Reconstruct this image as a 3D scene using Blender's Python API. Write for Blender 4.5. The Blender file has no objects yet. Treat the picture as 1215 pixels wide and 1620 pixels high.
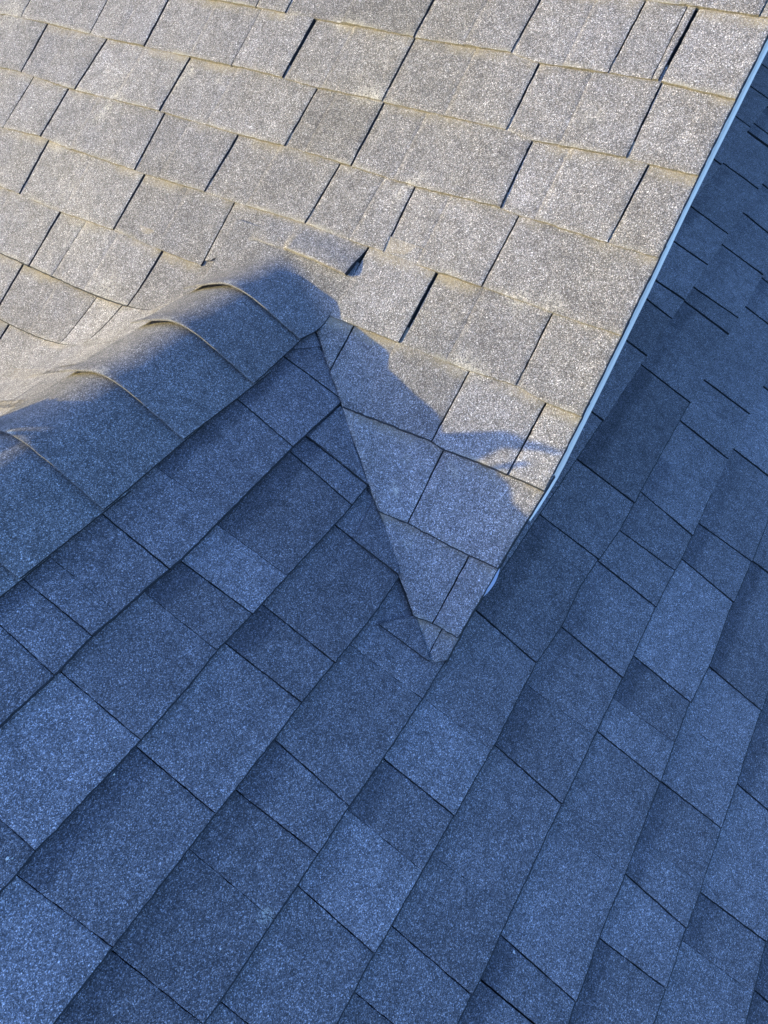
import bpy, bmesh, math, random
from mathutils import Vector, Matrix, noise

# ---------------------------------------------------------------- camera, sky, sun
S = bpy.context.scene
COL = S.collection
cam = bpy.data.objects.new('camera', bpy.data.cameras.new('camera')); COL.objects.link(cam)
cam.rotation_mode = 'XYZ'
cam.rotation_euler = (0.686320, 0.020369, 2.162577)
cam.location = (0, 0, 0)                        # the roof is laid out in metres around the lens
cam.data.sensor_fit = 'HORIZONTAL'; cam.data.sensor_width = 36.0
cam.data.lens = 1058.173 / 1215 * 36.0
cam.data.clip_start = 0.02; cam.data.clip_end = 3000
S.camera = cam
SUN_D = Vector((-0.585, 0.79, -0.182)).normalized()        # the way the light travels
L = -SUN_D
elev = math.asin(L.z); az = math.atan2(L.x, L.y)
W = bpy.data.worlds.new('World'); S.world = W; W.use_nodes = True
nt = W.node_tree; nt.nodes.clear()
sky = nt.nodes.new('ShaderNodeTexSky'); sky.sky_type = 'NISHITA'; sky.sun_disc = False
sky.sun_elevation = elev; sky.sun_rotation = az
sky.air_density = 1.0; sky.dust_density = 2.0; sky.ozone_density = 4.0
bg = nt.nodes.new('ShaderNodeBackground'); bg.inputs[1].default_value = 0.125
ow = nt.nodes.new('ShaderNodeOutputWorld')
wb = nt.nodes.new('ShaderNodeMix'); wb.data_type = 'RGBA'; wb.blend_type = 'MULTIPLY'; wb.inputs[0].default_value = 1.0
wb.inputs[7].default_value = (0.93, 1.0, 1.21, 1)          # the camera's cool white balance
nt.links.new(sky.outputs[0], wb.inputs[6]); nt.links.new(wb.outputs[2], bg.inputs[0]); nt.links.new(bg.outputs[0], ow.inputs[0])
sl = bpy.data.lights.new('sun', 'SUN'); sl.energy = 2.25; sl.angle = math.radians(0.53); sl.color = (0.66, 0.51, 0.10)
so = bpy.data.objects.new('sun', sl); COL.objects.link(so)
so.rotation_euler = SUN_D.to_track_quat('-Z', 'Y').to_euler(); so.location = L * 20
S.view_settings.view_transform = 'Standard'; S.view_settings.look = 'None'
S.view_settings.gamma = 1.0; S.view_settings.exposure = 2.5

# ---------------------------------------------------------------- measured data (metres on each roof plane)
D = {
 'LA': {0:[(-1.2403,0.0028),(-1.073,0.001),(-0.8247,0.0009),(-0.6155,-0.0039),(-0.5576,0.0044),(-0.3334,-0.0034),(-0.2155,0.0034)],1:[(-2.0391,0.0053),(-1.8609,0.0009),(-1.625,0.0032),(-1.3511,0.0001),(-1.1818,-0.0017),(-1.0752,-0.0006),(-0.9866,0.0016),(-0.8231,-0.0008),(-0.5531,-0.0021),(-0.5005,0.0044),(-0.3248,-0.0022),(-0.2204,-0.0021)],2:[(-1.9394,0.0005),(-1.8512,-0.0027),(-1.6688,0.0036),(-1.3458,-0.0039),(-1.1217,-0.0016),(-0.9901,-0.0054),(-0.8512,-0.0032),(-0.6741,0.0008),(-0.4934,-0.0039),(-0.4594,-0.0011),(-0.2912,0.0038)],3:[(-1.8327,0.0055),(-1.6762,-0.0054),(-1.5737,0.0003),(-1.3152,-0.0004),(-1.1279,-0.0044),(-1.0481,-0.0041),(-0.8558,-0.0088),(-0.7501,-0.0058),(-0.6682,-0.004),(-0.5528,-0.0013),(-0.4573,-0.0009),(-0.3212,0.0018)],4:[(-1.6508,0.0013),(-1.5024,0.0051),(-1.3169,-0.0004),(-1.1645,0.003),(-0.6561,0.0021),(-0.5512,0.0021),(-0.4087,0.0028),(-0.3186,-0.003),(-0.262,0.0053)],5:[(-0.6015,0.0099),(-0.4108,0.0003),(-0.3877,0.0052),(-0.32,0.0011),(-0.2623,-0.0007)],6:[(-0.4498,0.0094),(-0.3799,0.0035),(-0.2612,0.0057),(-0.2163,0.0031)],7:[(-0.304,-0.0044),(-0.2549,-0.0106),(-0.2143,-0.0093)]},
 'LB': {1:[(-0.7103,0.002),(-0.588,0.0003),(-0.4871,0.003),(-0.3054,0.0072),(-0.2391,0.0019),(-0.1908,0.001),(-0.1439,-0.0023),(-0.0851,0.0017),(0.0111,0.0)],2:[(-0.628,-0.0026),(-0.5568,0.0006),(-0.4438,-0.0008),(-0.3252,-0.0008),(-0.2425,-0.0036),(-0.1653,0.0009),(-0.0766,0.0015),(0.0352,-0.0015),(0.0828,-0.0038),(0.1147,-0.0014)],3:[(-0.5333,-0.0032),(-0.4533,0.0022),(-0.2622,-0.0024),(-0.1586,-0.0006),(-0.0678,-0.0011),(0.1082,-0.0004),(0.1966,-0.0002)],4:[(-0.5762,-0.0064),(-0.4824,-0.0004),(-0.3978,0.0026),(-0.2859,0.0028),(-0.1793,0.0004),(-0.0756,0.0014),(0.0102,0.0016),(0.0761,0.0014),(0.1076,-0.0008)],5:[(-1.3404,-0.0002),(-1.0785,0.0008),(-0.9554,0.0046),(-0.8564,-0.0041),(-0.774,-0.0093),(-0.6817,-0.0025),(-0.5822,-0.009),(-0.423,-0.001),(-0.2844,-0.0016),(-0.1889,-0.0012),(-0.0718,-0.0025),(0.018,-0.0004)],6:[(-1.3928,0.0011),(-1.0115,0.0046),(-0.881,-0.0006),(-0.7406,0.0005),(-0.6436,0.002),(-0.566,0.0014),(-0.3896,0.0013),(-0.201,0.0032),(-0.1386,0.0038),(-0.073,0.0021)],7:[(-1.1484,0.0083),(-0.9804,0.003),(-0.8431,0.0067),(-0.7297,-0.0026),(-0.5728,0.0014),(-0.401,0.0049),(-0.2942,0.0031),(-0.1666,0.0089)],8:[(-0.6779,-0.0017),(-0.5933,-0.0041),(-0.464,-0.0024),(-0.3985,-0.0067),(-0.3027,-0.0071)],9:[(-0.4825,-0.0026),(-0.3964,0.0001),(-0.3402,0.0004)]},
 'JA': {-2:[(-0.2325,-0.2329,2)],-1:[(-1.2361,-1.2345,2),(-1.1497,-1.1513,2.5),(-0.8249,-0.8261,2.5),(-0.6128,-0.6161,2.2),(-0.4245,-0.4255,2.5),(-0.3515,-0.3495,1.8),(-0.3329,-0.3344,5)],0:[(-1.4953,-1.4945,2.6),(-1.2203,-1.2211,2),(-1.0722,-1.0759,4.2),(-0.8254,-0.8251,2.2),(-0.5558,-0.5531,2.2),(-0.3319,-0.3263,2.2)],1:[(-1.8476,-1.8512,2.2),(-1.625,-1.6423,2.2),(-1.3493,-1.3555,2.6),(-0.9866,-0.9915,2.2),(-0.8217,-0.8228,2.2),(-0.4989,-0.4934,2.2),(-0.2874,-0.2888,2.2)],2:[(-1.8028,-1.8162,2.2),(-1.6688,-1.6762,2.2),(-1.3432,-1.3423,2.2),(-1.1201,-1.1295,2.2),(-0.8506,-0.8578,2.2),(-0.7427,-0.7501,0.7),(-0.6729,-0.6688,2.2),(-0.4556,-0.4573,2.2)],3:[(-1.6496,-1.6508,2.2),(-1.3134,-1.3195,2.2),(-1.0451,-1.0457,2.8),(-0.7024,-0.711,4),(-0.5493,-0.5512,4),(-0.3202,-0.3186,2.2)],4:[(-1.5024,-1.5053,2.2),(-1.414,-1.4259,0.7),(-1.1645,-1.1685,2.3),(-0.6567,-0.6528,1.6),(-0.4071,-0.4087,2.2),(-0.2605,-0.2623,2.2)],5:[(-1.535,-1.539,2.2),(-1.2739,-1.2884,2),(-1.1872,-1.1978,2.6),(-0.3846,-0.3799,2.2)],6:[(-1.4874,-1.4912,2),(-0.2598,-0.2616,2.2)],7:[(-0.2454,-0.2442,1.2)]},
 'JB': {0:[(-0.7241,-0.7333,0.9),(-0.5902,-0.5874,0.8),(-0.3937,-0.4125,0.5),(-0.2829,-0.2853,1.1),(-0.1871,-0.1897,0.4),(-0.1412,-0.144,0.9),(-0.0806,-0.0754,0.8)],1:[(-0.6261,-0.63,1.2),(-0.5813,-0.5776,1.0),(-0.3921,-0.4016,0.7),(-0.3082,-0.3172,1.1),(-0.2377,-0.2407,0.6),(-0.0843,-0.0844,1.1),(0.0812,0.084,0.8)],2:[(-3.1895,-3.2064,1.5),(-2.9679,-2.988,1.5),(-2.706,-2.7153,1.5),(-2.3751,-2.3803,1.5),(-0.5309,-0.5346,0.8),(-0.3415,-0.345,0.8),(-0.2586,-0.2643,1.1),(-0.0755,-0.0758,1.1),(0.1147,0.1067,1.1)],3:[(-2.7771,-2.7881,1.5),(-2.6976,-2.712,6),(-2.4179,-2.4273,1.8),(-2.0895,-2.0987,1.8),(-1.8832,-1.9036,1.8),(-1.6837,-1.7047,1.8),(-1.6004,-1.6052,1.8),(-1.42,-1.4256,1.5),(-1.1522,-1.1567,1.6),(-0.3867,-0.3954,0.5),(-0.2002,-0.1969,1.0),(-0.115,-0.1213,0.9),(-0.0241,-0.0262,0.7),(0.1106,0.1063,1.1)],4:[(-2.2683,-2.2665,1.8),(-2.0482,-2.0585,1.8),(-1.7882,-1.8093,1),(-1.7126,-1.7217,2),(-1.3981,-1.404,1.8),(-1.0251,-1.0332,1.5),(-0.8466,-0.8542,1.3),(-0.798,-0.8047,0.5),(-0.7945,-0.7991,1.8),(-0.5884,-0.5839,1.5),(-0.4005,-0.4069,0.4),(-0.2837,-0.2866,1.1),(-0.1933,-0.1956,0.6),(-0.0756,-0.0732,1.1),(0.0788,0.0751,1.1)],5:[(-1.8894,-1.8948,1.5),(-1.517,-1.5256,1.5),(-1.3404,-1.3428,1.1),(-1.2048,-1.2165,0.4),(-1.0785,-1.0753,1.1),(-0.955,-0.9664,1.0),(-0.8564,-0.8601,1.1),(-0.6817,-0.6817,1.1),(-0.5437,-0.5533,0.4),(-0.4205,-0.4167,1.1),(-0.2222,-0.2369,0.4),(-0.1142,-0.1134,1.1),(-0.0235,-0.0267,0.9)],6:[(-1.3928,-1.3999,1.6),(-1.124,-1.1372,0.9),(-1.0115,-1.0089,1.1),(-0.7406,-0.742,1.1),(-0.6396,-0.6519,0.4),(-0.566,-0.5699,1.1),(-0.3853,-0.3949,0.3),(-0.201,-0.1977,1.1),(-0.137,-0.1388,2.0)],7:[(-1.1484,-1.1552,1.2),(-0.8431,-0.8405,1.1),(-0.7026,-0.7153,0.3),(-0.5752,-0.58,1.1),(-0.4679,-0.4735,0.3),(-0.401,-0.3963,1.1),(-0.2929,-0.2999,1.2)],8:[(-0.6779,-0.6761,1.2),(-0.464,-0.4722,1.2),(-0.379,-0.3886,0.3)],9:[(-0.3964,-0.3946,1.3)]},
 'rake': [(-0.97,-0.2077),(-0.8207,-0.207),(-0.7037,-0.2056),(-0.5402,-0.2016),(-0.3706,-0.199),(-0.2305,-0.1975),(-0.1037,-0.1969),(-0.0484,-0.2035),(0.0001,-0.208),(0.0553,-0.2091),(0.0865,-0.2108),(0.1373,-0.2143),(0.175,-0.2151)],
 'valley': [(-0.2557,-0.7368),(-0.1891,-0.6688),(-0.1349,-0.6045),(-0.076,-0.5431),(-0.0126,-0.4761),(0.0174,-0.4406),(0.0765,-0.3714),(0.1414,-0.2981),(0.1981,-0.2394)],
 'valleyB': [(-0.3159,-0.8294),(-0.2375,-0.7719),(-0.1666,-0.7283),(-0.0966,-0.6782),(-0.0208,-0.6247),(0.0184,-0.6004),(0.0952,-0.5524),(0.1772,-0.4989),(0.2435,-0.451)],
 'tabedge': [(-0.2926,-1.0366),(-0.3278,-0.9993),(-0.3687,-0.9512),(-0.3686,-0.868),(-0.3676,-0.7957),(-0.3608,-0.711)],
 'caps': [(-0.341,-0.9787),(-0.3112,-0.7671),(-0.3028,-0.6261),(-0.3059,-0.4568),(-0.3014,-0.2851),(-0.303,-0.1365)],
 'scuffA': [(-0.6794,-1.3274,0.009,1.0),(-0.6876,-1.3502,0.008,0.8),(-0.6618,-1.344,0.012,0.7),(-0.6398,-1.3502,0.012,0.6),(-0.6734,-1.2411,0.01,0.5),(-0.5772,-1.5078,0.012,1.0),(-0.5741,-1.4842,0.008,0.8),(-0.5443,-1.5145,0.014,0.8),(-0.5212,-1.5213,0.014,0.6),(-0.5024,-1.5309,0.014,0.4),(-0.7222,-0.8543,0.016,0.8),(-0.7214,-0.8386,0.012,0.8),(-0.7178,-0.8748,0.015,0.5),(-0.5755,-0.6797,0.005,1.0),(-0.5825,-0.6735,0.005,1.0),(-0.5898,-0.6662,0.005,0.8),(-0.5709,-0.6871,0.006,0.8),(-0.5437,-0.6983,0.008,0.7),(-0.8559,-1.0148,0.012,0.7),(-0.8582,-0.9758,0.012,0.5),(-0.7537,-1.0147,0.008,0.5),(-0.3351,-1.5033,0.012,0.5),(-0.3078,-1.5119,0.012,0.4),(-0.4255,-0.3862,0.02,0.5),(-0.2861,-0.4145,0.02,0.5),(-0.2872,-0.4278,0.02,0.5),(-0.2838,-0.3883,0.015,0.5),(-0.7173,-1.9939,0.05,0.4),(-0.4236,-1.6143,0.02,0.5),(-0.6,-0.6029,0.012,0.3),(-0.7792,-0.4163,0.02,0.3),(-0.2621,-1.414,0.03,0.3),(-0.1527,-1.2561,0.03,0.4),(-0.4398,-0.3337,0.014,0.5),(-0.4377,-0.3153,0.012,0.5)],
 'scuffA2': [(-0.0395,-0.4338,0.006,1.0),(-0.0329,-0.4263,0.005,1.0),(-0.091,-0.4415,0.005,0.9),(-0.0954,-0.4399,0.004,0.8),(-0.1136,-0.3567,0.005,1.0),(-0.1075,-0.3486,0.005,0.9),(-0.1049,-0.3435,0.005,0.8),(0.0373,-0.3664,0.008,0.6),(0.024,-0.4948,0.006,0.6)],
 'scuffB': [(0.2521,-0.025,0.007,1.0),(0.2505,-0.0204,0.005,0.9),(0.2281,0.0368,0.005,1.0),(0.0534,-0.0913,0.004,1.0),(0.3886,-0.7857,0.004,1.0),(0.7732,-0.4496,0.005,0.8),(0.7895,-0.414,0.005,0.8),(0.8666,-0.753,0.004,0.8),(0.5896,-0.1949,0.005,0.9),(0.4918,-0.0497,0.012,0.6),(-0.441,-0.236,0.006,1.0),(0.8143,-0.4276,0.01,0.3),(-0.0214,-0.033,0.004,0.7),(-0.049,0.1081,0.004,0.8)],
 'patch': [[(-0.3031,-0.7479),(-0.2718,-0.7968),(-0.314,-0.8271),(-0.3103,-0.7775)],[(-0.1259,-0.6288),(-0.0959,-0.6733),(-0.0293,-0.63),(-0.0365,-0.6296)],[(0.1379,-0.4449),(0.1772,-0.4989),(0.2414,-0.4519),(0.23,-0.4503)],[(-0.1657,-0.6261),(-0.1658,-0.7272),(-0.0959,-0.6733),(-0.1259,-0.6288)],[(0.0148,-0.5304),(-0.0037,-0.6159),(0.0975,-0.5514),(0.1112,-0.5346)]],
 'toneB': [(-0.1251,-0.3559,1.28),(-0.0888,-0.4209,0.92),(-0.0783,-0.5785,1.15),(-0.0783,-0.0137,1.35),(-0.0617,-0.1547,0.86),(0.0483,0.116,1.38),(0.0336,-0.1542,1.15),(0.0398,0.0381,1.05),(0.162,-0.2006,0.9),(0.3191,-0.3465,1.3),(0.3332,-0.1223,1.3),(0.1909,-0.0696,0.9),(0.1284,0.0196,0.9),(-0.1116,-0.2713,0.85),(-0.1573,-0.1912,1.0),(0.1861,-0.3125,0.92),(0.3378,-0.247,0.95),(0.3346,-0.0332,1.0),(0.5238,-0.3849,1.0),(0.3348,-0.4874,1.0),(0.5393,-0.5599,1.05),(0.4604,-0.6218,0.98),(0.6728,-0.6251,1.2),(0.6571,-0.7274,0.95),(0.6324,-0.9354,1.3),(0.6452,-0.8272,1.3),(0.4947,-0.8621,1.0),(0.7769,-0.3439,1.25),(0.6191,-0.4922,0.95),(0.7744,-0.6769,1.15),(0.8265,-0.7903,1.25),(0.5877,-0.2986,1.15),(0.5495,-0.1742,0.95),(0.8514,-0.602,1.2),(0.3445,-0.6894,0.85),(0.2981,-0.9132,0.8),(0.394,-0.8936,0.95),(0.503,-0.1167,0.9),(-0.1822,-0.3894,0.95),(-0.1176,-0.4869,0.85),(-0.2266,-0.2859,1.05),(-0.2334,-0.1722,1.08),(-0.2229,-0.0969,1.12),(0.1179,-0.5117,0.85)],
 'x': [0.68632,0.020369,2.162577,1058.173303,0.595861,0.465907,-1.324903,-1.137807,-0.854458,-0.31475,0.144795,-0.205052],
}

rnd = random.Random(7)
AL, BE, A0, B0 = D['x'][4], D['x'][5], D['x'][6], D['x'][7]
SA, SB, EA, EB = D['x'][8], D['x'][9], 0.143, D['x'][10]
TA, TB = math.tan(AL), math.tan(BE)
YR = -0.871; ZR = -TB * YR + B0                             # the ridge of the lower roof
zA = lambda x: -TA * x + A0
zL = lambda y: ZR - TB * (YR - y)

class Plane:
    def __init__(s, n, c, sv, tv, nom):
        s.n, s.c, s.sv, s.tv = Vector(n), c, Vector(sv), Vector(tv)
        s.nom = nom
    def P(s, a, t, h=0.0):
        return s.n * (s.c + h) + s.sv * a + s.tv * t
PA = Plane((math.sin(AL), 0, math.cos(AL)), A0*math.cos(AL), (math.cos(AL), 0, -math.sin(AL)), (0, 1, 0), 'A')
PB = Plane((0, math.sin(BE), math.cos(BE)), B0*math.cos(BE), (0, math.cos(BE), -math.sin(BE)), (1, 0, 0), 'B')
# left slope of the lower roof: mirror of B about the ridge; s grows away from the ridge
nL = Vector((0, -math.sin(BE), math.cos(BE)))
PL = Plane(nL, nL.dot(Vector((0, YR, ZR))), (0, -math.cos(BE), -math.sin(BE)), (1, 0, 0), 'L')
SRL = Vector((0, YR, ZR)).dot(PL.sv)
SRB = Vector((0, YR, ZR)).dot(PB.sv)
# back slope of the upper roof, beyond its own ridge
XA = -2.6; ZAR = zA(XA)
nK = Vector((-math.sin(AL), 0, math.cos(AL)))
PK = Plane(nK, nK.dot(Vector((XA, 0, ZAR))), (-math.cos(AL), 0, -math.sin(AL)), (0, 1, 0), 'K')
SRK = Vector((XA, 0, ZAR)).dot(PK.sv); SRA = Vector((XA, 0, ZAR)).dot(PA.sv)

def lerp(a, b, f): return a + (b - a) * f
def sstep(a, b, x):
    x = min(1.0, max(0.0, (x - a) / (b - a))); return x*x*(3-2*x)
def poly(tab, x):
    if not tab: return 0.0
    if x <= tab[0][0]: return tab[0][1]
    for (a, u), (b, v) in zip(tab, tab[1:]):
        if x <= b: return u if b - a < 1e-6 else lerp(u, v, (x - a) / (b - a))
    return tab[-1][1]
def smax(a, b, k):
    h = max(k - abs(a - b), 0.0) / k
    return max(a, b) + h*h*h*k/6.0
def nz(x, y, z=0.0): return noise.noise(Vector((x, y, z)))

# ---------------------------------------------------------------- materials
def new_mat(name):
    m = bpy.data.materials.new(name); m.use_nodes = True
    t = m.node_tree; b = t.nodes['Principled BSDF']; return m, t, b
def N(t, kind, **kw):
    n = t.nodes.new(kind)
    for k, v in kw.items(): setattr(n, k, v)
    return n
def ramp(t, fac, stops, interp='LINEAR'):
    r = N(t, 'ShaderNodeValToRGB'); r.color_ramp.interpolation = interp
    e = r.color_ramp.elements
    while len(e) < len(stops): e.new(0.5)
    for q, (p, c) in zip(e, stops):
        q.position = p; q.color = (*c, 1) if isinstance(c, tuple) else (c, c, c, 1)
    t.links.new(fac, r.inputs[0]); return r.outputs[0]
def mixc(t, f, a, b, mode='MIX'):
    m = N(t, 'ShaderNodeMix', data_type='RGBA', blend_type=mode)
    for s, v in ((m.inputs[0], f), (m.inputs[6], a), (m.inputs[7], b)):
        if isinstance(v, bpy.types.NodeSocket): t.links.new(v, s)
        elif isinstance(v, tuple): s.default_value = (*v, 1)
        else: s.default_value = v
    return m.outputs[2]
def math_(t, op, a, b=0.0, clamp=False):
    m = N(t, 'ShaderNodeMath', operation=op, use_clamp=clamp)
    for s, v in ((m.inputs[0], a), (m.inputs[1], b)):
        if isinstance(v, bpy.types.NodeSocket): t.links.new(v, s)
        else: s.default_value = v
    return m.outputs[0]

def shingle_mat(name, tint, dirt, gs, contrast=1.0):
    """mineral granules pressed into asphalt: crushed-stone cells in several greys, a few pale chips"""
    m, t, b = new_mat(name)
    tc = N(t, 'ShaderNodeTexCoord')
    at = N(t, 'ShaderNodeAttribute', attribute_name='wear'); sp = N(t, 'ShaderNodeSeparateColor')
    t.links.new(at.outputs[0], sp.inputs[0])
    tone, scuff, band = sp.outputs[0], sp.outputs[1], sp.outputs[2]
    uv = N(t, 'ShaderNodeUVMap', uv_map='lay'); su = N(t, 'ShaderNodeSeparateXYZ'); t.links.new(uv.outputs[0], su.inputs[0])
    def vor(sc):
        v = N(t, 'ShaderNodeTexVoronoi', feature='F1'); v.inputs['Scale'].default_value = sc
        t.links.new(tc.outputs['Object'], v.inputs['Vector'])
        s = N(t, 'ShaderNodeSeparateColor'); t.links.new(v.outputs['Color'], s.inputs[0]); return v, s
    def noi(sc, det=2.0, ro=0.5):
        n = N(t, 'ShaderNodeTexNoise'); n.inputs['Scale'].default_value = sc; n.inputs['Detail'].default_value = det
        n.inputs['Roughness'].default_value = ro
        t.links.new(tc.outputs['Object'], n.inputs['Vector']); return n.outputs['Fac']
    v1, s1 = vor(gs); v2, s2 = vor(gs * 0.5)
    c = contrast
    g1 = ramp(t, s1.outputs[0], [(0, .165-.125*c), (.3, .165-.075*c), (.6, .165), (.84, .165+.10*c), (.93, .165+.26*c), (1, .165+.5*c)])
    g2 = ramp(t, s2.outputs[1], [(0, 1-.20*c), (.5, 1.0), (.93, 1+.08*c), (.97, 1+.35*c), (1, 1+.9*c)])
    col = mixc(t, 1.0, g1, g2, 'MULTIPLY')
    hue = ramp(t, s1.outputs[2], [(0, (.93, .98, 1.06)), (.5, (1, 1, 1)), (1, (1.06, 1.0, .94))])
    col = mixc(t, 1.0, col, hue, 'MULTIPLY')
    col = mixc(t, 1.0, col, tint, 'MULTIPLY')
    mot = ramp(t, noi(38, 4, .6), [(.3, .80), (.5, 1.0), (.72, 1.22)])
    mo2 = ramp(t, noi(5.5, 3, .55), [(.3, .90), (.7, 1.10)])
    col = mixc(t, 1.0, col, mot, 'MULTIPLY'); col = mixc(t, 1.0, col, mo2, 'MULTIPLY')
    if dirt > 0:
        warm = ramp(t, noi(2.1, 3, .6), [(.36, (1, 1, 1)), (.66, (1.05, 1.02, .91))])
        col = mixc(t, 1.0, col, warm, 'MULTIPLY')
    # granule blend of this piece (tone 0..1 -> 0.5..1.5)
    tn = math_(t, 'ADD', tone, 0.5)
    cc = N(t, 'ShaderNodeCombineColor')
    for i in range(3): t.links.new(tn, cc.inputs[i])
    col = mixc(t, 1.0, col, cc.outputs[0], 'MULTIPLY')
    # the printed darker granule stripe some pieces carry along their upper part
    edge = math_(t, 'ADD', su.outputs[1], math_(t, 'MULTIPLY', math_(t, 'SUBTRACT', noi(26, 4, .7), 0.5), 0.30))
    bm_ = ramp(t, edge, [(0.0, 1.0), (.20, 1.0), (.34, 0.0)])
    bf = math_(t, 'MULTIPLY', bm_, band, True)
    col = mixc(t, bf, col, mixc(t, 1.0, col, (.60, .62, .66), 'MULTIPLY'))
    # washed-down grit and pollen lying just below each butt edge
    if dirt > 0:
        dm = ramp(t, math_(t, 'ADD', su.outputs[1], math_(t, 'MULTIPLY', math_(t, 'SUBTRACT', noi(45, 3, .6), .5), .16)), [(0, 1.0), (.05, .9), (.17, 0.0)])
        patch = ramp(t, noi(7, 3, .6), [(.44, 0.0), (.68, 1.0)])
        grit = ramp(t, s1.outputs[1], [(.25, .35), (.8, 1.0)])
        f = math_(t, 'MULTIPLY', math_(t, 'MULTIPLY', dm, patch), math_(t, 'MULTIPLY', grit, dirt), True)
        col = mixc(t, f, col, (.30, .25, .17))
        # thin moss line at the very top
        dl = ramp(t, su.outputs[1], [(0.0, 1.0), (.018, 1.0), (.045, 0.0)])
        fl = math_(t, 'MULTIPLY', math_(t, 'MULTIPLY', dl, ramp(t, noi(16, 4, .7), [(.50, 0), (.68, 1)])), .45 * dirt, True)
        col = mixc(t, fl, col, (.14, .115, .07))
        # lighter rubbed butt edge
        db = ramp(t, math_(t, 'ADD', su.outputs[1], math_(t, 'MULTIPLY', math_(t, 'SUBTRACT', noi(60, 3, .6), .5), .12)), [(.93, 0.0), (1.0, 1.0)])
        fb = math_(t, 'MULTIPLY', math_(t, 'MULTIPLY', db, ramp(t, noi(9, 3, .6), [(.45, 0), (.66, 1)])), .55, True)
        col = mixc(t, fb, col, (.36, .33, .26))
    # chalky scrapes
    sf = math_(t, 'MULTIPLY', scuff, ramp(t, math_(t, 'ADD', noi(160, 4, .7), math_(t, 'MULTIPLY', s1.outputs[0], .25)), [(.56, 0.0), (.68, .85)]), True)
    col = mixc(t, sf, col, (.60, .55, .46))
    t.links.new(col, b.inputs['Base Color'])
    b.inputs['Roughness'].default_value = 0.82
    b.inputs['Specular IOR Level'].default_value = 0.18
    hgt = math_(t, 'SUBTRACT', math_(t, 'MULTIPLY', s1.outputs[1], .6), math_(t, 'MULTIPLY', v1.outputs['Distance'], 1.0))
    bp = N(t, 'ShaderNodeBump'); bp.inputs['Strength'].default_value = 0.55; bp.inputs['Distance'].default_value = 0.0011
    t.links.new(hgt, bp.inputs['Height'])
    b2 = N(t, 'ShaderNodeBump'); b2.inputs['Strength'].default_value = 0.35; b2.inputs['Distance'].default_value = 0.004
    t.links.new(noi(55, 4, .6), b2.inputs['Height']); t.links.new(b2.outputs[0], bp.inputs['Normal'])
    t.links.new(bp.outputs[0], b.inputs['Normal'])
    return m
def plain(name, c, rough=.6, metal=0.0, ns=0, amp=.15, bump=0.0):
    m, t, b = new_mat(name)
    if ns:
        tc = N(t, 'ShaderNodeTexCoord'); n = N(t, 'ShaderNodeTexNoise'); n.inputs['Scale'].default_value = ns; n.inputs['Detail'].default_value = 5
        t.links.new(tc.outputs['Object'], n.inputs['Vector'])
        r = ramp(t, n.outputs['Fac'], [(.3, tuple(q*(1-amp) for q in c)), (.7, tuple(min(1, q*(1+amp)) for q in c))])
        t.links.new(r, b.inputs['Base Color'])
        if bump:
            bp = N(t, 'ShaderNodeBump'); bp.inputs['Strength'].default_value = .5; bp.inputs['Distance'].default_value = bump
            t.links.new(n.outputs['Fac'], bp.inputs['Height']); t.links.new(bp.outputs[0], b.inputs['Normal'])
    else: b.inputs['Base Color'].default_value = (*c, 1)
    b.inputs['Roughness'].default_value = rough; b.inputs['Metallic'].default_value = metal
    return m
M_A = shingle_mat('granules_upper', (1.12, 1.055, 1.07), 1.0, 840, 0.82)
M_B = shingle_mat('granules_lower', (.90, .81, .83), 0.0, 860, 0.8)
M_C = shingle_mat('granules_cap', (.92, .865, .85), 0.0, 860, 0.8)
M_EDGE = plain('valley_shade', (.018, .018, .02), .9, 0, 300, .5)
M_RIM = plain('granule_edge', (.14, .125, .10), .9, 0, 260, .55)
M_CRIM = plain('cap_edge', (.12, .115, .12), .9, 0, 260, .6)
M_DECK = plain('underlay', (.012, .012, .014), .95)
M_DRIP = plain('painted_metal', (.97, .80, .66), .42, 0, 9, .07)
M_SIDE = plain('painted_siding', (.20, .22, .25), .7, 0, 20, .06)
M_LAWN = plain('lawn', (.05, .075, .025), .95, 0, 3, .4, .05)
M_BLOCKER = plain('blocker_canvas', (.09, .075, .05), .9, 0, 120, .3, .001)
M_BLOCKER_STEEL = plain('blocker_steel', (.35, .35, .36), .35, 1.0)
M_BLOCKER_WOOD = plain('blocker_wood', (.42, .28, .14), .5, 0, 30, .2)
M_SOF = plain('plywood', (.22, .16, .09), .8, 0, 12, .2)

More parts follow.
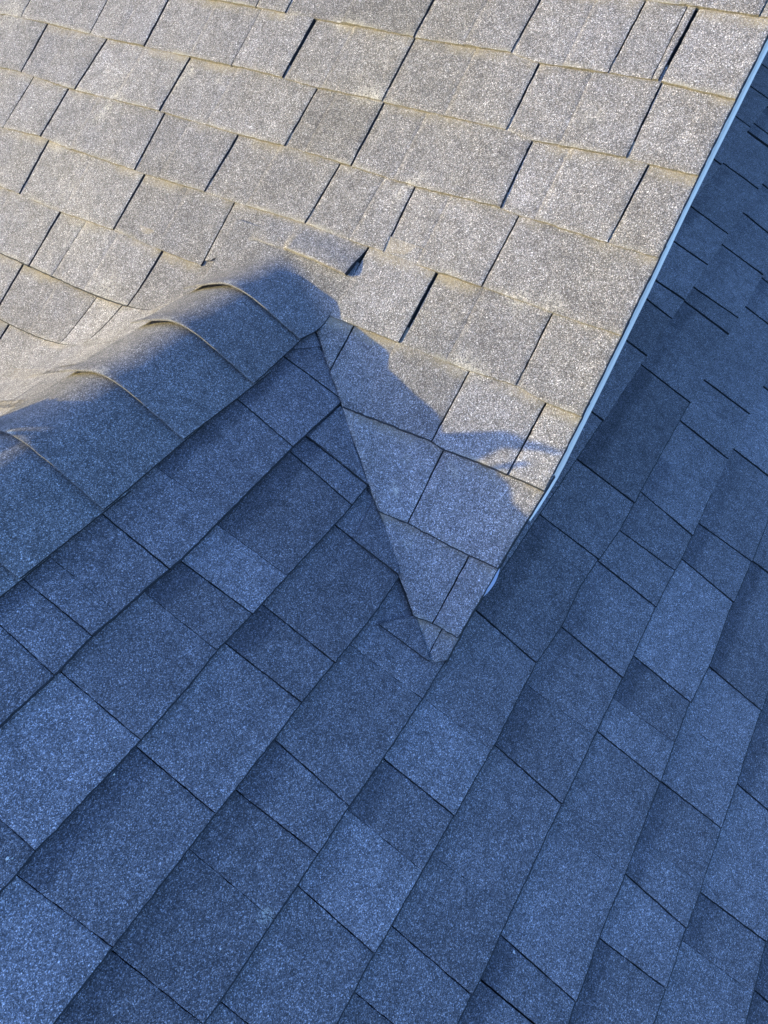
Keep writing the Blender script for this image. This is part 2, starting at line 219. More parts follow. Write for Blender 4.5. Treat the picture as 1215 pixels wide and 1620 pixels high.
# ---------------------------------------------------------------- object plumbing
def thing(name, label, cat, loc, group=None):
    o = bpy.data.objects.new(name, None); COL.objects.link(o); o.location = loc; o.empty_display_size = .2
    o['label'] = label; o['category'] = cat; o['kind'] = 'thing'
    if group: o['group'] = group
    return o
def adopt(o, parent):
    """keep the child's own coordinates equal to world coordinates"""
    o.parent = parent; o.matrix_parent_inverse = Matrix.Translation(-parent.location)
class Mb:
    """mesh builder: vertices, faces with material, wear colour and lay coordinates"""
    def __init__(s): s.v, s.f, s.m, s.sm, s.c, s.uv = [], [], [], [], [], []
    def vert(s, co, c=(.5, 0, 0), uv=(0, .5)):
        s.v.append(tuple(co)); s.c.append(c); s.uv.append(uv); return len(s.v) - 1
    def face(s, idx, m=0, smooth=True): s.f.append(idx); s.m.append(m); s.sm.append(smooth)
    def mesh(s, name, mats):
        me = bpy.data.meshes.new(name); me.from_pydata(s.v, [], s.f); 
        for m in mats: me.materials.append(m)
        me.polygons.foreach_set('material_index', s.m); me.polygons.foreach_set('use_smooth', s.sm)
        ca = me.color_attributes.new('wear', 'FLOAT_COLOR', 'POINT')
        ca.data.foreach_set('color', [q for c in s.c for q in (c[0], c[1], c[2], 1.0)])
        ul = me.uv_layers.new(name='lay')
        vi = [0]*len(me.loops); me.loops.foreach_get('vertex_index', vi)
        ul.data.foreach_set('uv', [q for i in vi for q in s.uv[i]])
        me.update(); return me
    def obj(s, name, mats, parent=None):
        o = bpy.data.objects.new(name, s.mesh(name, mats)); COL.objects.link(o)
        if parent is not None: adopt(o, parent)
        return o
def boxm(name, lo, hi, mat, parent=None, bev=0.0):
    bm = bmesh.new(); bmesh.ops.create_cube(bm, size=1.0)
    for v in bm.verts: v.co = Vector([lerp(lo[i], hi[i], v.co[i] + .5) for i in range(3)])
    if bev: bmesh.ops.bevel(bm, geom=bm.edges[:], offset=bev, segments=3, affect='EDGES')
    me = bpy.data.meshes.new(name); bm.to_mesh(me); bm.free(); me.materials.append(mat)
    o = bpy.data.objects.new(name, me); COL.objects.link(o)
    if parent is not None: adopt(o, parent)
    return o
def prism(name, pts, vec, mat, parent=None):
    """a polygon (3-D points) extruded along vec"""
    n = len(pts); v = [tuple(p) for p in pts] + [tuple(Vector(p) + Vector(vec)) for p in pts]
    f = [tuple(range(n))[::-1], tuple(range(n, 2*n))] + [(i, (i+1) % n, (i+1) % n + n, i + n) for i in range(n)]
    me = bpy.data.meshes.new(name); me.from_pydata(v, [], f); me.materials.append(mat); me.update()
    bm = bmesh.new(); bm.from_mesh(me); bmesh.ops.recalc_face_normals(bm, faces=bm.faces[:]); bm.to_mesh(me); bm.free()
    o = bpy.data.objects.new(name, me); COL.objects.link(o)
    if parent is not None: adopt(o, parent)
    return o

# ---------------------------------------------------------------- shingles
HS = 0.0040; HSB = 0.0080
def panel(mb, pl, k, s0f, s1f, tl, tr, tone, band, raise_, cell, scuffs, hfun=None, deform=None, v0=-.22, seed=0, edgef=None, deep=0.0, hs=None, lip=False, rim=2, tilt=0.0):
    """one tab: tl/tr = (t at v=0, t at v=1). Slightly wedge-shaped, worn edges, own thickness."""
    wdt = (tr[0] + tr[1] - tl[0] - tl[1]) / 2
    if wdt < .004: return
    e = .0022
    nu = max(1, int(round(wdt / cell)))
    us = [0.0] + [e / wdt + (1 - 2*e/wdt) * i / nu for i in range(nu + 1)] + [1.0] if wdt > .008 else [0.0, 1.0]
    ln = EA; nv = max(2, int(round(ln * (1 - v0) / cell)))
    vs = [lerp(v0, 1 - e/ln, i / nv) for i in range(nv + 1)] + [1.0]
    grid = []
    fine = cell < .02
    for j, v in enumerate(vs):
        row = []
        for i, u in enumerate(us):
            t = lerp(lerp(tl[0], tl[1], v), lerp(tr[0], tr[1], v), u)
            sa, sb = s0f(t), s1f(t)
            s = lerp(sa, sb, v)
            h = -.002 + (hs or (HSB if pl.nom == 'B' else HS)) * max(0.0, v) + raise_ + tilt * u
            if fine:
                h += .0011 * nz(t*7 + seed*3.1, s*7, seed) + .0005 * nz(t*28, s*28, seed)
                if v > .9: s += 0.0009 * nz(t*90, s*25, 5.5 + seed) + .0014 * nz(t*230, 0, seed) * (v == 1.0 or nz(t*50, 1, seed) > 0)
                if u in (0.0, 1.0): t += 0.0008 * nz(s*80, 3.3, seed) + .0007 * nz(s*240, 1.3, seed)
                # a corner now and then lifts a little
                h += .0016 * max(0, nz(t*11, s*9, 9 + seed)) * max(0, v)
            if v == 1.0 or u in (0.0, 1.0): h -= .0006
            if edgef: s, h = edgef(s, t, v, h)
            if hfun: h = hfun(s, t, h)
            co = pl.P(s, t, h)
            if deform: co = deform(co)
            sc = 0.0
            for (qs, qt, w, a) in scuffs:
                d2 = (qs - s)**2 + (qt - t)**2
                if d2 < w*w*4: sc = max(sc, a * math.exp(-d2 / (w*w)))
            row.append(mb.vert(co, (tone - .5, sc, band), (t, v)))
        grid.append(row)
    # top
    flip = pl.sv.cross(pl.tv).dot(pl.n) < 0
    def q(a, b, c, d, m=0, sm=True): mb.face((a, b, c, d) if not flip else (d, c, b, a), m, sm)
    for j in range(len(vs) - 1):
        for i in range(len(us) - 1):
            q(grid[j][i], grid[j+1][i], grid[j+1][i+1], grid[j][i+1], 1 if (lip and j == len(vs) - 2) else 0)
    # cut edges
    def skirt(ids, rev, m=1, dp=0.0):
        lo, up = [], []
        for a in ids:
            up.append(mb.vert(mb.v[a], mb.c[a], mb.uv[a]))
            co = Vector(mb.v[a]) - pl.n * (.007 + raise_ + dp)
            lo.append(mb.vert(co, mb.c[a], mb.uv[a]))
        for a in range(len(ids) - 1):
            f_ = (up[a], lo[a], lo[a+1], up[a+1]); 
            if rev: f_ = f_[::-1]
            mb.face(f_ if not flip else f_[::-1], m, False)
    skirt(grid[-1], False, rim); skirt([r[0] for r in grid], False)
    skirt([r[-1] for r in grid], True, 1, deep)

def cutmesh(o, pt, nrm, pl):
    """trim a course along a vertical plane, keep the side the normal points to, close the cut with a thin edge"""
    bm = bmesh.new(); bm.from_mesh(o.data)
    r = bmesh.ops.bisect_plane(bm, geom=bm.verts[:] + bm.edges[:] + bm.faces[:], plane_co=pt, plane_no=nrm, clear_inner=True)
    es = [g for g in r['geom_cut'] if isinstance(g, bmesh.types.BMEdge) and g.is_boundary]
    es = [e_ for e_ in es if all(f.material_index == 0 for f in e_.link_faces)]
    if es:
        x = bmesh.ops.extrude_edge_only(bm, edges=es)
        for g in x['geom']:
            if isinstance(g, bmesh.types.BMVert): g.co -= pl.n * .0075
            if isinstance(g, bmesh.types.BMFace): g.material_index = 1; g.smooth = False
    for v in bm.verts:                                         # knife-cut by hand, so never quite straight
        if abs((v.co - Vector(pt)).dot(nrm)) < 2e-4: v.co += nrm * (.0028 * nz(v.co.x * 14, v.co.y * 14, 3) + .0014 * nz(v.co.x * 60, v.co.y * 60, 5))
    bm.to_mesh(o.data); bm.free()

def joints(meas, lo, hi, avg, first_lo, first_hi, rr):
    """measured joints inside the measured stretch, random tab widths beyond it"""
    js = [tuple(j) for j in meas]
    if not js:
        c = lerp(lo, hi, .5); js = []
        t = lo + rr.uniform(0, avg)
        while t < hi: js.append((t, t, 1.2)); t += rr.uniform(.6, 1.45) * avg
        return js
    t = js[0][0] - rr.uniform(.6, 1.3) * avg
    while t > lo: js.insert(0, (t, t, 1.4)); t -= rr.uniform(.6, 1.45) * avg
    t = js[-1][0] + rr.uniform(.6, 1.3) * avg
    while t < hi: js.append((t, t, 1.4)); t += rr.uniform(.6, 1.45) * avg
    return js

# ================================================================ UPPER ROOF (sunlit)
upper = thing('upper_roof', 'sunlit beige-grey shingled roof slope with a pale metal edge down its right side', 'roof', (-0.47, -0.21, -1.03))
rake = lambda s: poly(D['rake'], s) if s < .175 else -.2151
VA = D['valley']
(vs0, vt0), (vs1, vt1) = VA[0], VA[-1]
P0, P1 = PA.P(vs0, vt0), PA.P(vs1, vt1)
vdir = (P1 - P0); vdir.z = 0; vdir.normalize(); vnr = Vector((-vdir.y, vdir.x, 0))
if vnr.dot(PA.P(-.2, -.4) - P0) < 0: vnr = -vnr
def vdist(p): return (p - P0).dot(vnr)
# left valley line (mirror image in plan) and the strip of upper shingles lapped over it
J = Vector((-.914, YR, 0)); ldir = Vector((.571, -.821, 0)).normalized(); lnr = Vector((-ldir.y, ldir.x, 0))
if lnr.dot(Vector((-.914, -1.6, 0)) - J) < 0: lnr = -lnr
def drop(d): return BE * RB * math.log(1 + math.exp(-2 * max(0, d) / RB))
RB = .046
def defA(p):
    if p.y < YR + .04:
        zl = (zL(p.y) if p.y < YR else ZR) - drop(YR - p.y)
        off = p.z - zA(p.x)
        w = 1.0 - sstep(YR - .02, YR + .04, p.y)
        base = smax(zA(p.x), zl + .001, .03 + .09 * sstep(.05, .40, math.hypot(p.x - J.x, p.y - J.y)))
        return Vector((p.x, p.y, lerp(p.z, base + off, w)))
    return p
EDGE = sorted((t, s) for s, t in D['tabedge'])
CAPT = (-1.0457, -.711)
LAa = D['LA']
def lineA(k):
    tab = LAa.get(k)
    s0 = SA + k * EA
    return (lambda t: s0 + poly(tab, t)) if tab else (lambda t: s0)
def hA(s, t, h):
    p = PA.P(s, t); d = vdist(p)
    if p.y > YR: return h + (.0035 * (1 - sstep(0.0, .05, abs(d))) if s > -.3 else 0.0)
    # bedded flat where the shingles are laid across the left-hand valley
    ld = (Vector((p.x, p.y, 0)) - J).dot(lnr)
    return lerp(h, .0012, 1 - sstep(-.03, .10, ld))
TORN = (-1, -.3515)
for k in range(-14, 11):
    rr = random.Random(100 + k)
    mb = Mb()
    s0f, s1f = lineA(k), lineA(k + 1)
    smid = SA + (k + .5) * EA
    js = joints(D['JA'].get(k, []), -3.2, -.26, .27, 0, 0, rr)
    js = [j for j in js if j[0] < rake(smid) - .02]
    ends = [(-3.2, -3.2, 0)] + js + [(rake(smid - EA/2), rake(smid + EA/2), 0)]
    for i in range(len(ends) - 1):
        a, b_ = ends[i], ends[i + 1]
        wd = b_[0] - a[0]
        near = -2 <= k <= 8 and b_[0] > -2.3
        cell = .010 if near else .06
        gl, gr = a[2] * .0003, b_[2] * .0009
        tl = (a[0] + gl, a[1] + gl); tr = (b_[0] - gr, b_[1] - gr)
        last = i == len(ends) - 2
        if last: tr = (b_[0], b_[1])
        tone = rr.gauss(1.0, .075)
        if k in (1, 2) and -1.4 < a[0] < -.9: tone -= .04
        if k >= 4: tone += .03
        kw = dict(scuffs=[q for q in D['scuffA'] + D['scuffA2'] if abs(q[0] - smid) < .13] if near else [], hfun=hA, deform=defA, deep=.008 if last else 0.0)
        if k >= 4: kw.update(hs=.0072, lip=True)
        strong = b_[2] >= 1.5 and not last
        rs = 0.0024 if strong else (0.0006 if not last else rr.choice((.0004, .002)))
        if b_[2] >= 3.5: rs = .0036
        special = k == 3 and abs(a[0] - CAPT[0]) < .01
        if special:
            # the tab that laps over the top of the ridge cap: trimmed short, lying up on it
            def ef(s, t, v, h):
                se = poly(EDGE, t); sa = s0f(t)
                vv = max(0.0, v)
                s = lerp(sa, se, vv) if v >= 0 else s
                lift = sstep(0, 1, vv) * (.013 * sstep(-1.0, -.88, t))
                return s, h + lift
            panel(mb, PA, k, s0f, s1f, tl, tr, .93, 0.0, .0028, cell, seed=k*31 + i, edgef=ef, rim=0, **kw)
            continue
        if k == TORN[0] and abs(b_[0] - TORN[1]) < .004 or (k == -1 and abs(a[0] - TORN[1]) < .004):
            pass
        # low part first, then the laminated tooth that ends at the open slit
        if wd > .16 and strong:
            f = rr.uniform(.30, .55); m0 = lerp(tl[0], tr[0], f); m1 = lerp(tl[1], tr[1], f) + rr.uniform(-.002, .002)
            panel(mb, PA, k, s0f, s1f, tl, (m0, m1), tone + rr.gauss(0, .02), 0.0, .0002, cell, seed=k*31+i, **kw)
            panel(mb, PA, k, s0f, s1f, (m0 + .0002, m1 + .0002), tr, tone, 0.0, rs, cell, seed=k*31+i+.5, **kw)
        elif wd > .16 and not strong and rr.random() < .5:
            f = rr.uniform(.35, .6); m0 = lerp(tl[0], tr[0], f); m1 = lerp(tl[1], tr[1], f)
            panel(mb, PA, k, s0f, s1f, tl, (m0, m1), tone, 0.0, .0004, cell, seed=k*31+i, **kw)
            panel(mb, PA, k, s0f, s1f, (m0 + .0002, m1 + .0002), tr, tone + .02, 0.0, rs, cell, seed=k*31+i+.5, **kw)
        else:
            panel(mb, PA, k, s0f, s1f, tl, tr, tone, 0.0, rs, cell, seed=k*31+i, **kw)
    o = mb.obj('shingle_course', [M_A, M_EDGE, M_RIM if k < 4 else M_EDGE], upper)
    if k >= 4:
        o2 = o.copy(); o2.data = o.data.copy(); COL.objects.link(o2)     # the same course goes on behind the ridge
        cutmesh(o, P0 - vnr * .001, vnr, PA)
        cutmesh(o2, J + lnr * -.50, lnr, PA)
        cutmesh(o2, Vector((0, YR - .085, 0)), Vector((0, -1, 0)), PA)
        if k == 7: cutmesh(o, PA.P(.184, -.22), Vector((-.8, -.6, 0)).normalized(), PA)
        if k > 7: bpy.data.objects.remove(o)
    if k == -1: o['label'] = 'shingle course near the top with one ragged torn slit at its right'
    if k == 3: o['label'] = 'shingle course with one tab lapped over the end of the ridge cap'
# dark strip along the cut valley edge, standing in for the gap's shadow
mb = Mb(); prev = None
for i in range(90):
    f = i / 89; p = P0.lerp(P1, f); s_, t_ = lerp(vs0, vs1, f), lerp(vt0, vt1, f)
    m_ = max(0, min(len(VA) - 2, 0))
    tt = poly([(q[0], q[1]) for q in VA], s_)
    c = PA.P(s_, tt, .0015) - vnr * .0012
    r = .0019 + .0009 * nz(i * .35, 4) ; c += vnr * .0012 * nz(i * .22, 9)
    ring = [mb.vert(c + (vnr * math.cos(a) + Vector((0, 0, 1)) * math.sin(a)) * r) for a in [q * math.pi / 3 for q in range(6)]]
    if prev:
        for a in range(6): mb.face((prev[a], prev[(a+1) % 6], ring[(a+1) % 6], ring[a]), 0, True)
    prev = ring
mb.obj('valley_shade_strip', [M_EDGE], upper)
# back slope, out of sight from here
for k in range(0, 18):
    rr = random.Random(300 + k); mb = Mb()
    js = joints([], -3.2, -.21, .3, 0, 0, rr); ends = [(-3.2, -3.2, 0)] + js + [(-.2077, -.2077, 0)]
    for i in range(len(ends) - 1):
        if ends[i+1][0] - ends[i][0] < .02: continue
        s0 = SRK + .02 + k * EA
        panel(mb, PK, k, lambda t: s0, lambda t: s0 + EA, (ends[i][0] + .001,)*2, (ends[i+1][0] - .001,)*2, rr.gauss(1, .06), 0, rr.choice((0, .002)), .08, [], seed=k*7+i)
    mb.obj('shingle_course', [M_A, M_EDGE, M_RIM], upper)
# sheathing under the shingles
def deck(name, pl, s0, s1, t0, t1, th, mat, parent, top=-.0085):
    pts = [pl.P(s0, t0, top), pl.P(s1, t0, top), pl.P(s1, t1, top), pl.P(s0, t1, top)]
    return prism(name, pts, -pl.n * th, mat, parent)
deck('roof_deck', PA, SRA + .004, 1.6, -3.19, -.225, .018, M_DECK, upper)
deck('roof_deck', PK, SRK + .004, SRK + 18*EA, -3.19, -.225, .018, M_DECK, upper)
# ridge of the upper roof (above the frame)
mb = Mb()
for i in range(18):
    y0 = -3.2 + i * .166; y1 = y0 + .2
    g = []
    for yy, hh in ((y0, .004), (y1, .014)):
        g.append([mb.vert((XA + w * math.cos(AL), yy, ZAR - abs(w) * math.sin(AL) + hh), (rnd.uniform(.4, .6), 0, 0), (0, .5)) for w in (-.15, -.05, 0, .05, .15)])
    for a in range(4): mb.face((g[0][a], g[0][a+1], g[1][a+1], g[1][a]))
    for a in range(4):
        p = [mb.vert(Vector(mb.v[q]) - Vector((0, 0, d_))) for q, d_ in ((g[1][a], 0), (g[1][a+1], 0), (g[1][a+1], .01), (g[1][a], .01))]; mb.face(tuple(p), 1, False)
mb.obj('top_cap', [M_A, M_EDGE, M_RIM], upper)

# pale metal drip edge along the rake
mb = Mb(); prev = None
svals = [SRA + .02, -2.2, -1.6] + [-1.2 + i * .03 for i in range(100) if -1.2 + i*.03 < -.065]
for s in svals:
    t = rake(s) - .0065 + .0006 * nz(s*9, 2.0)
    face = .058 * lerp(.06, 1.0, 1 - sstep(-.21, -.06, s))
    bow = .0008 * nz(s*5, 8)
    prof = [(-.05, -.0150), (0, -.0150), (.0012, -.0160), (.0014 + bow, -.0160 - face * .9), (.0045 + bow, -.0160 - face), (.0035 + bow, -.0175 - face), (-.0006 + bow, -.0160 - face * .88), (-.0006, -.0165), (-.05, -.0160)]
    ring = [mb.vert(PA.P(s, t + a, h)) for a, h in prof]
    if prev:
        for a in range(len(prof)):
            b2 = (a + 1) % len(prof); mb.face((prev[a], ring[a], ring[b2], prev[b2]), 0, False)
    else: mb.face(tuple(ring), 0, False)
    prev = ring
mb.face(tuple(prev)[::-1], 0, False)
drip = mb.obj('drip_edge', [M_DRIP], upper)
# its bent lower end, showing again just above the lower roof
mb = Mb(); prev = None
for i in range(13):
    f = i / 12; s = lerp(.002, .058, f)
    t = rake(s) - .003; w = .009 * math.sin(math.pi * min(1, (f * .86 + .10))) ** .8 + .0006
    pr = [(0, -.0075), (w * .75, -.0105 - w * .3), (w * .75 - .001, -.012 - w * .3), (-.001, -.009)]
    ring = [mb.vert(PA.P(s, t + a, h)) for a, h in pr]
    if prev:
        for a in range(4): mb.face((prev[a], ring[a], ring[(a+1) % 4], prev[(a+1) % 4]), 0, False)
    else: mb.face(tuple(ring), 0, False)
    prev = ring
mb.face(tuple(prev)[::-1], 0, False)
o = mb.obj('bent_flashing', [plain('dull_metal', (.40, .41, .50), .5, 0, 60, .1)], upper); o['label'] = 'short bent end of the metal edge showing below the roof corner'

# ================================================================ LOWER ROOF (in shade)
lower = thing('lower_roof', 'blue-grey shaded roof with capped ridge, passing below the sunlit slope', 'roof', (-1.0, YR, ZR))
LBb = D['LB']
def lineB(k):
    tab = LBb.get(k); s0 = SB + k * EB
    return (lambda t: s0 + poly(tab, t)) if tab else (lambda t: s0)
for k in range(0, 22):
    rr = random.Random(500 + k); mb = Mb()
    s0f, s1f = lineB(k), lineB(k + 1); smid = SB + (k + .5) * EB
    js = joints(D['JB'].get(k, []), -5.0, 2.4, .24, 0, 0, rr)
    # fill wide stretches that lie hidden under the upper roof
    js2 = [js[0]]
    for j in js[1:]:
        while j[0] - js2[-1][0] > .46:
            t = js2[-1][0] + rr.uniform(.2, .3); js2.append((t, t, .35))
        js2.append(j)
    js = [j for n, j in enumerate(js2) if n == 0 or j[0] - js2[n-1][0] > .006]
    ends = [(-5.0, -5.0, 0)] + js + [(2.4, 2.4, 0)]
    up = rr.random() < .5
    for i in range(len(ends) - 1):
        a, b_ = ends[i], ends[i+1]; wd = b_[0] - a[0]
        if wd < .012: continue
        near = -1 <= k <= 11 and -2.6 < b_[0] and a[0] < .75
        far = -1 <= k <= 11 and -3.9 < b_[0] <= -2.6
        cell = .007 if near else (.03 if far else .08)
        fa = 1.0 + 0.6 * sstep(-.85, -1.25, (a[0] + b_[0]) / 2) if a[0] < -.85 else 1.0
        gl, gr = max(.0003, min(a[2], 6) * .0006 * fa), max(.0002, min(b_[2], 6) * .0006 * fa)
        tone = rr.gauss(1.0, .09); up = not up if rr.random() < .8 else up
        tl = (a[0] + gl, a[1] + gl); tr = (b_[0] - gr, b_[1] - gr)
        for (qs, qt, v) in D['toneB']:
            if abs(qs - smid) < EB * .5 and a[0] < qt < b_[0]: tone = v
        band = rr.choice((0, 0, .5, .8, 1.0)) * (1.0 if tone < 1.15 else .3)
        kw = dict(seed=k*37 + i + 1000, lip=b_[0] > -1.15)
        sc_ = [q for q in D['scuffB'][:2] if abs(q[0] - smid) < .1] if near else []
        strong, pstrong = b_[2] >= .8, a[2] >= .8
        hi_ = .0030 if strong else .0004
        if strong and pstrong and wd > .14 and b_[0] < -1.25:
            # flat part, then the laminated tooth that ends at the open joint
            f = rr.uniform(.28, .6); m0 = lerp(tl[0], tr[0], f); m1 = lerp(tl[1], tr[1], f) + rr.uniform(-.002, .002)
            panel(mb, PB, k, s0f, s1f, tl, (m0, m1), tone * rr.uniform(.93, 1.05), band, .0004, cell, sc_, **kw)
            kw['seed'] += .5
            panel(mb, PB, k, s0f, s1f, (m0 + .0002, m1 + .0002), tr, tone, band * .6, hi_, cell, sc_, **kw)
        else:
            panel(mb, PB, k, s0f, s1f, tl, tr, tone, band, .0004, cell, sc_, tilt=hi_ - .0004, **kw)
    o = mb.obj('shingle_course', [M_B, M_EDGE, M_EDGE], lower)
# left slope, seen edge-on behind the ridge
for k in range(0, 20):
    rr = random.Random(700 + k); mb = Mb(); s0 = SRL + .13 + k * EB
    js = joints([], -5.0, 2.4, .26, 0, 0, rr); ends = [(-5.0,)*2] + js + [(2.4,)*2]
    for i in range(len(ends) - 1):
        a, b_ = ends[i][0], ends[i+1][0]
        if b_ - a < .02: continue
        panel(mb, PL, k, lambda t: s0, lambda t: s0 + EB, (a + .0008,)*2, (b_ - .0008,)*2, rr.gauss(1.0, .05), 0, rr.choice((0, .0016)), .02 if k < 5 and -1.2 < b_ and a < .2 else .09, [], seed=k*41 + i)
    mb.obj('shingle_course', [M_A, M_EDGE, M_RIM], lower)
deck('roof_deck', PB, SRB + .10, SB + 22*EB, -5.0, 2.4, .018, M_DECK, lower)
deck('roof_deck', PL, SRL + .12, SRL + .05 + 20*EB, -5.0, 2.4, .018, M_DECK, lower)

# cut pieces laid into the valley
for n, pg in enumerate(D['patch']):
    mb = Mb()
    cs = sum(p[0] for p in pg) / len(pg); ct = sum(p[1] for p in pg) / len(pg)
    kk = math.floor((cs - SB) / EB)
    def hh(s): return -.002 + HSB * ((s - SB) / EB - kk) + .0042 + .0004 * n
    pts = []
    for (a, b_) in zip(pg, pg[1:] + pg[:1]):
        m = max(1, int(math.dist(a, b_) / .008))
        for i in range(m):
            s, t = lerp(a[0], b_[0], i/m), lerp(a[1], b_[1], i/m)
            pts.append((s + .0006*nz(s*120, t*120, n), t + .0006*nz(t*120, s*120, 7+n)))
    tone = (.98, 1.0, .92, .97, .90)[n]
    c = (tone - .5, 0, 0)
    ce = mb.vert(PB.P(cs, ct, hh(cs) + .0004), c, (ct, .5))
    rg = [mb.vert(PB.P(s, t, hh(s)), c, (t, .5)) for s, t in pts]
    lo = [mb.vert(PB.P(s, t, hh(s) - .006), c, (t, .5)) for s, t in pts]
    u2 = [mb.vert(PB.P(s, t, hh(s)), c, (t, .5)) for s, t in pts]
    for i in range(len(pts)):
        j = (i + 1) % len(pts)
        mb.face((ce, rg[i], rg[j])); mb.face((u2[i], lo[i], lo[j], u2[j]), 1, False)
    o = mb.obj('valley_piece', [M_B, M_EDGE, M_EDGE], lower)
    bm = bmesh.new(); bm.from_mesh(o.data)
    for f in bm.faces:
        if f.material_index == 0 and f.normal.dot(PB.n) < 0: f.normal_flip()
    bm.to_mesh(o.data); bm.free()

# loose pale grit lying on the courses
M_GRIT = plain('pale_grit', (.62, .60, .56), .7, 0, 200, .3)
mb = Mb(); rg_ = random.Random(5)
spots = [(q[0], q[1], .0022) for q in D['scuffB'][2:]] + [(rg_.uniform(-.2, 1.15), rg_.uniform(-1.6, .45), rg_.uniform(.0008, .0015)) for _ in range(90)]
for (s_, t_, r) in spots:
    k = math.floor((s_ - SB) / EB); c = PB.P(s_, t_, -.002 + HSB * ((s_ - SB) / EB - k) + r * .8 + .0006)
    a0 = rg_.uniform(0, 6); el = rg_.uniform(.6, 1.3)
    ids = [mb.vert(c + (PB.tv * math.cos(a0 + q * 1.2566) * el + PB.sv * math.sin(a0 + q * 1.2566)) * r * rg_.uniform(.75, 1.2) - PB.n * r * .9) for q in range(5)]
    tp = mb.vert(c + PB.n * r * .5)
    for q in range(5): mb.face((tp, ids[q], ids[(q + 1) % 5]), 0, False)
o = mb.obj('pale_grit', [M_GRIT], lower); o['kind'] = 'stuff'

# ridge cap
cap = bpy.data.objects.new('ridge_cap', None); COL.objects.link(cap); cap.location = (0, 0, 0); adopt(cap, lower)
cap['label'] = 'bent cap shingles overlapping along the ridge, sunlit on one side'
cx = [q[1] for q in D['caps']]; cs_ = [q[0] for q in D['caps']]
while cx[-1] < 2.2: cx.append(cx[-1] + .172); cs_.append(-.303)
HW0 = .161
def section(w):
    """ridge bend: distance along the cap's width -> (y, z) offsets from the apex"""
    n = 24; y = z = 0.0; sg = 1 if w > 0 else -1; a = abs(w)
    for i in range(n):
        q = a * (i + .5) / n; th = BE * math.tanh(q / RB); y += math.cos(th) * a / n; z -= math.sin(th) * a / n
    return sg * y, z
far = .30; yf, zf = section(far); DZ = (-far * math.sin(BE)) - zf
CREST = -(yf * math.tan(BE)) - zf
for i in range(len(cx) - 1):
    x_hi, x_lo = cx[i], cx[i+1]                # x_lo end is the exposed end (towards the left of the picture)
    hw = cs_[i+1] - SRB
    hw_up = (cs_[i] - SRB) if i else .178
    if i == 0: x_hi = -.905
    xs0 = x_hi - (.05 if i else .035)
    mb = Mb(); near = i < 9
    nu, nvv = (34, 22) if near else (10, 4)
    tone = (1.0, .93, .97, .95, 1.05, 1.0)[i] if i < 6 else rnd.gauss(1, .05)
    grid = []
    xsl = [lerp(xs0, x_lo, a / nvv) for a in range(nvv)] + [x_lo - .0022, x_lo]
    for x_ in xsl:
        f = (x_ - xs0) / (x_lo - xs0)
        g = lerp(hw_up, hw, min(1, max(0, (x_ - x_hi) / (x_lo - x_hi)))); row = []
        for b_ in range(nu + 1):
            w = lerp(-1, 1, b_ / nu); e_ = w
            wl = w * (g if w > 0 else HW0 * .96)
            if b_ in (0, nu): wl += .0010 * nz(x_*60, w, i)
            y, z = section(wl)
            h = .0065 + .0115 * max(0, f) + .0018 * nz(x_*9, wl*9, i * 3.7) - (.0006 if (x_ == x_lo or b_ in (0, nu)) else 0)
            # ends flare up a little at the bend
            h += .0035 * sstep(.75, 1, f) * math.exp(-((wl + .03) / .06)**2)
            if w < -.3: h += .005 * sstep(.8, 1, f) * sstep(.3, .8, -w)
            th = BE * math.tanh(wl / RB)
            xx = x_ + (.0012 * nz(wl*40, 3, i) if x_ >= x_lo - .003 else 0) + .006 * (1 - (2 * (b_/nu) - 1)**2) * (f > 0) * f * 0
            p = Vector((xx, YR + y + math.sin(th) * h, ZR + z + CREST + math.cos(th) * h))
            if i == 0:
                za = zA(p.x) + (.0045 if p.y > YR else .0045 + .003 * (1 - sstep(YR - .07, YR, p.y)))
                p.z = smax(p.z, za, .03)
            row.append(mb.vert(p, (tone - .5, .9 * math.exp(-((x_-x_lo)**2 + (wl+.02)**2) / .0002) * (rnd.random() < .5), 0), (x_, .3 + .6 * f)))
        grid.append(row)
    R_, C_ = len(grid), nu + 1
    for a in range(R_ - 1):
        for b_ in range(C_ - 1): mb.face((grid[a][b_], grid[a+1][b_], grid[a+1][b_+1], grid[a][b_+1]))
    def sk(ids, rev, m=1):
        up = [mb.vert(mb.v[q], mb.c[q], mb.uv[q]) for q in ids]
        lo = [mb.vert(Vector(mb.v[q]) - Vector((0, 0, .0028)), mb.c[q], mb.uv[q]) for q in ids]
        for a in range(len(ids) - 1):
            f_ = (up[a], up[a+1], lo[a+1], lo[a]); mb.face(f_[::-1] if rev else f_, m, False)
    sk(grid[-1], True); sk([r[0] for r in grid], False); sk([r[-1] for r in grid], True, 2)
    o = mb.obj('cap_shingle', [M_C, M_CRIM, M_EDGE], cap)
    if i == 0: o['label'] = 'uppermost cap shingle, tucked under a tab of the sunlit slope'

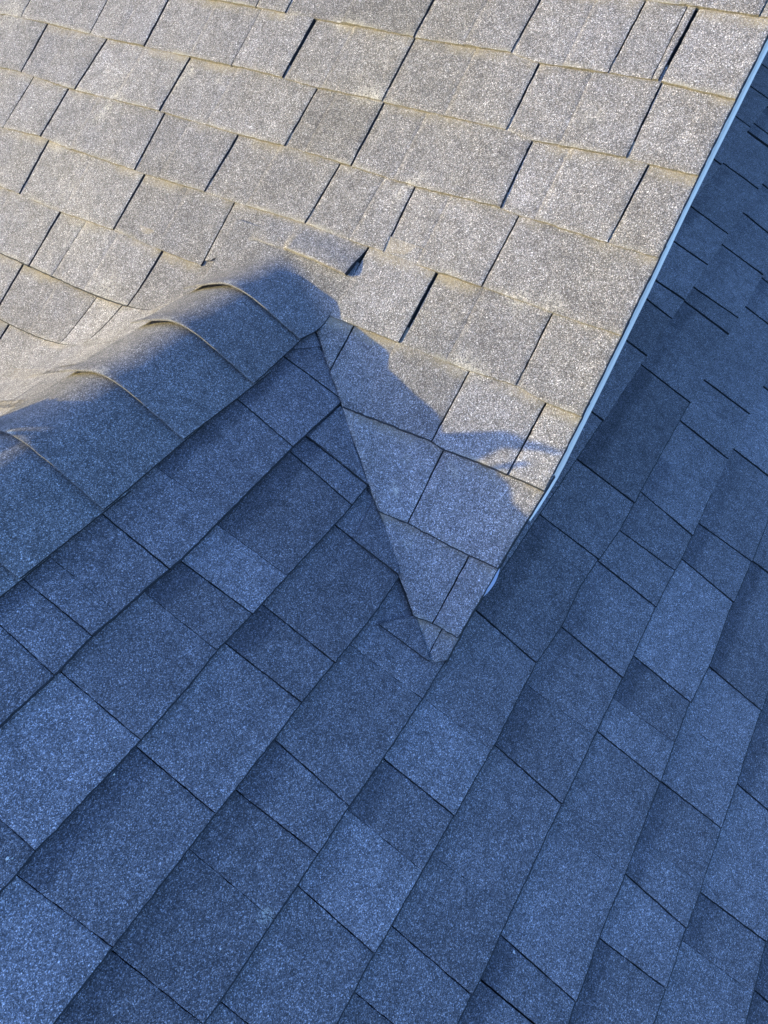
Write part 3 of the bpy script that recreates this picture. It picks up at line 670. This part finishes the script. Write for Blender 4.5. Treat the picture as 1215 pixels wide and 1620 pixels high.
# ================================================================ the rest of the building
house = thing('house_wall', 'painted siding walls carrying both roofs, hidden below the eaves', 'wall', (-1, -.5, -4.2))
ge = lambda x: zA(x) - .05 if x > XA else ZAR - .05 - TA * (XA - x)
zb = lambda y: (B0 - TB*y if y > YR else zL(y)) - .06
yw = -.62
xm = (A0 - .05 - zb(yw)) / TA - .03
xk = XA - (ZAR - .05 - zb(yw)) / TA + .03
prism('gable_wall', [(xm, yw, zb(yw)), (XA, yw, ge(XA)), (xk, yw, zb(yw))], (0, -.1, 0), M_SIDE, house)
ye0, ye1 = YR - 2.4, YR + 2.75
for xg in (-4.7, 2.1):
    prism('end_wall', [(xg, ye0, -4.2), (xg, ye1, -4.2), (xg, ye1, zb(ye1)), (xg, YR, ZR - .06), (xg, ye0, zb(ye0))], (.1, 0, 0), M_SIDE, house)
boxm('side_wall', (-4.6, ye1 - .1, -4.2), (2.1, ye1 - .003, zb(ye1) - .02), M_SIDE, house)
boxm('side_wall', (-4.6, ye0 + .003, -4.2), (2.1, ye0 + .1, zb(ye0) - .02), M_SIDE, house)
bpy.ops.mesh.primitive_grid_add(x_subdivisions=40, y_subdivisions=40, size=400, location=(0, 0, -4.2))
lawn = bpy.context.object; lawn.name = 'ground'; lawn.data.materials.append(M_LAWN); lawn['kind'] = 'structure'

# ================================================================ added unseen shape left of the frame, made to throw the stray shadow
def rounded(name, lo, hi, mat, parent, bev=.02): 
    o = boxm(name, lo, hi, mat, parent, bev)
    for p in o.data.polygons: p.use_smooth = True
    return o
light_blocker = thing('shadow_caster', 'added brown sack-shaped block behind the ridge, unseen, casting the stray shadow', 'light_blocker', (0.05, -1.16, zL(-1.16)))
rounded('blocker_body', (-.155, -1.205, -.87), (.33, -1.095, -.650), M_BLOCKER, light_blocker, .022)
rounded('blocker_end', (-.222, -1.165, -.86), (-.160, -1.108, -.656), M_BLOCKER, light_blocker, .012)
blocker_arm = thing('finger_shadow_caster', 'added unseen upright shape that throws the thin fingers of the stray shadow', 'finger_blocker', (-.20, -1.135, -.70))  # added out of view, outline cut to suit the shadow's fingers
prism('blocker_stem', [(-.208, -1.125, -.665), (-.178, -1.125, -.622), (-.160, -1.125, -.596), (-.146, -1.125, -.604), (-.120, -1.125, -.665)], (0, -.022, 0), M_BLOCKER_WOOD, blocker_arm)
prism('blocker_tip', [(-.161, -1.120, -.600), (-.158, -1.120, -.592), (-.143, -1.120, -.595), (-.126, -1.120, -.582), (-.103, -1.120, -.573), (-.102, -1.120, -.579), (-.126, -1.120, -.592), (-.140, -1.120, -.608)], (0, -.026, 0), M_BLOCKER_STEEL, blocker_arm)
prism('blocker_prong', [(-.118, -1.130, -.664), (-.106, -1.130, -.632), (-.098, -1.130, -.602), (-.093, -1.130, -.603), (-.101, -1.130, -.634), (-.110, -1.130, -.664)], (0, -.008, 0), M_BLOCKER_STEEL, blocker_arm)
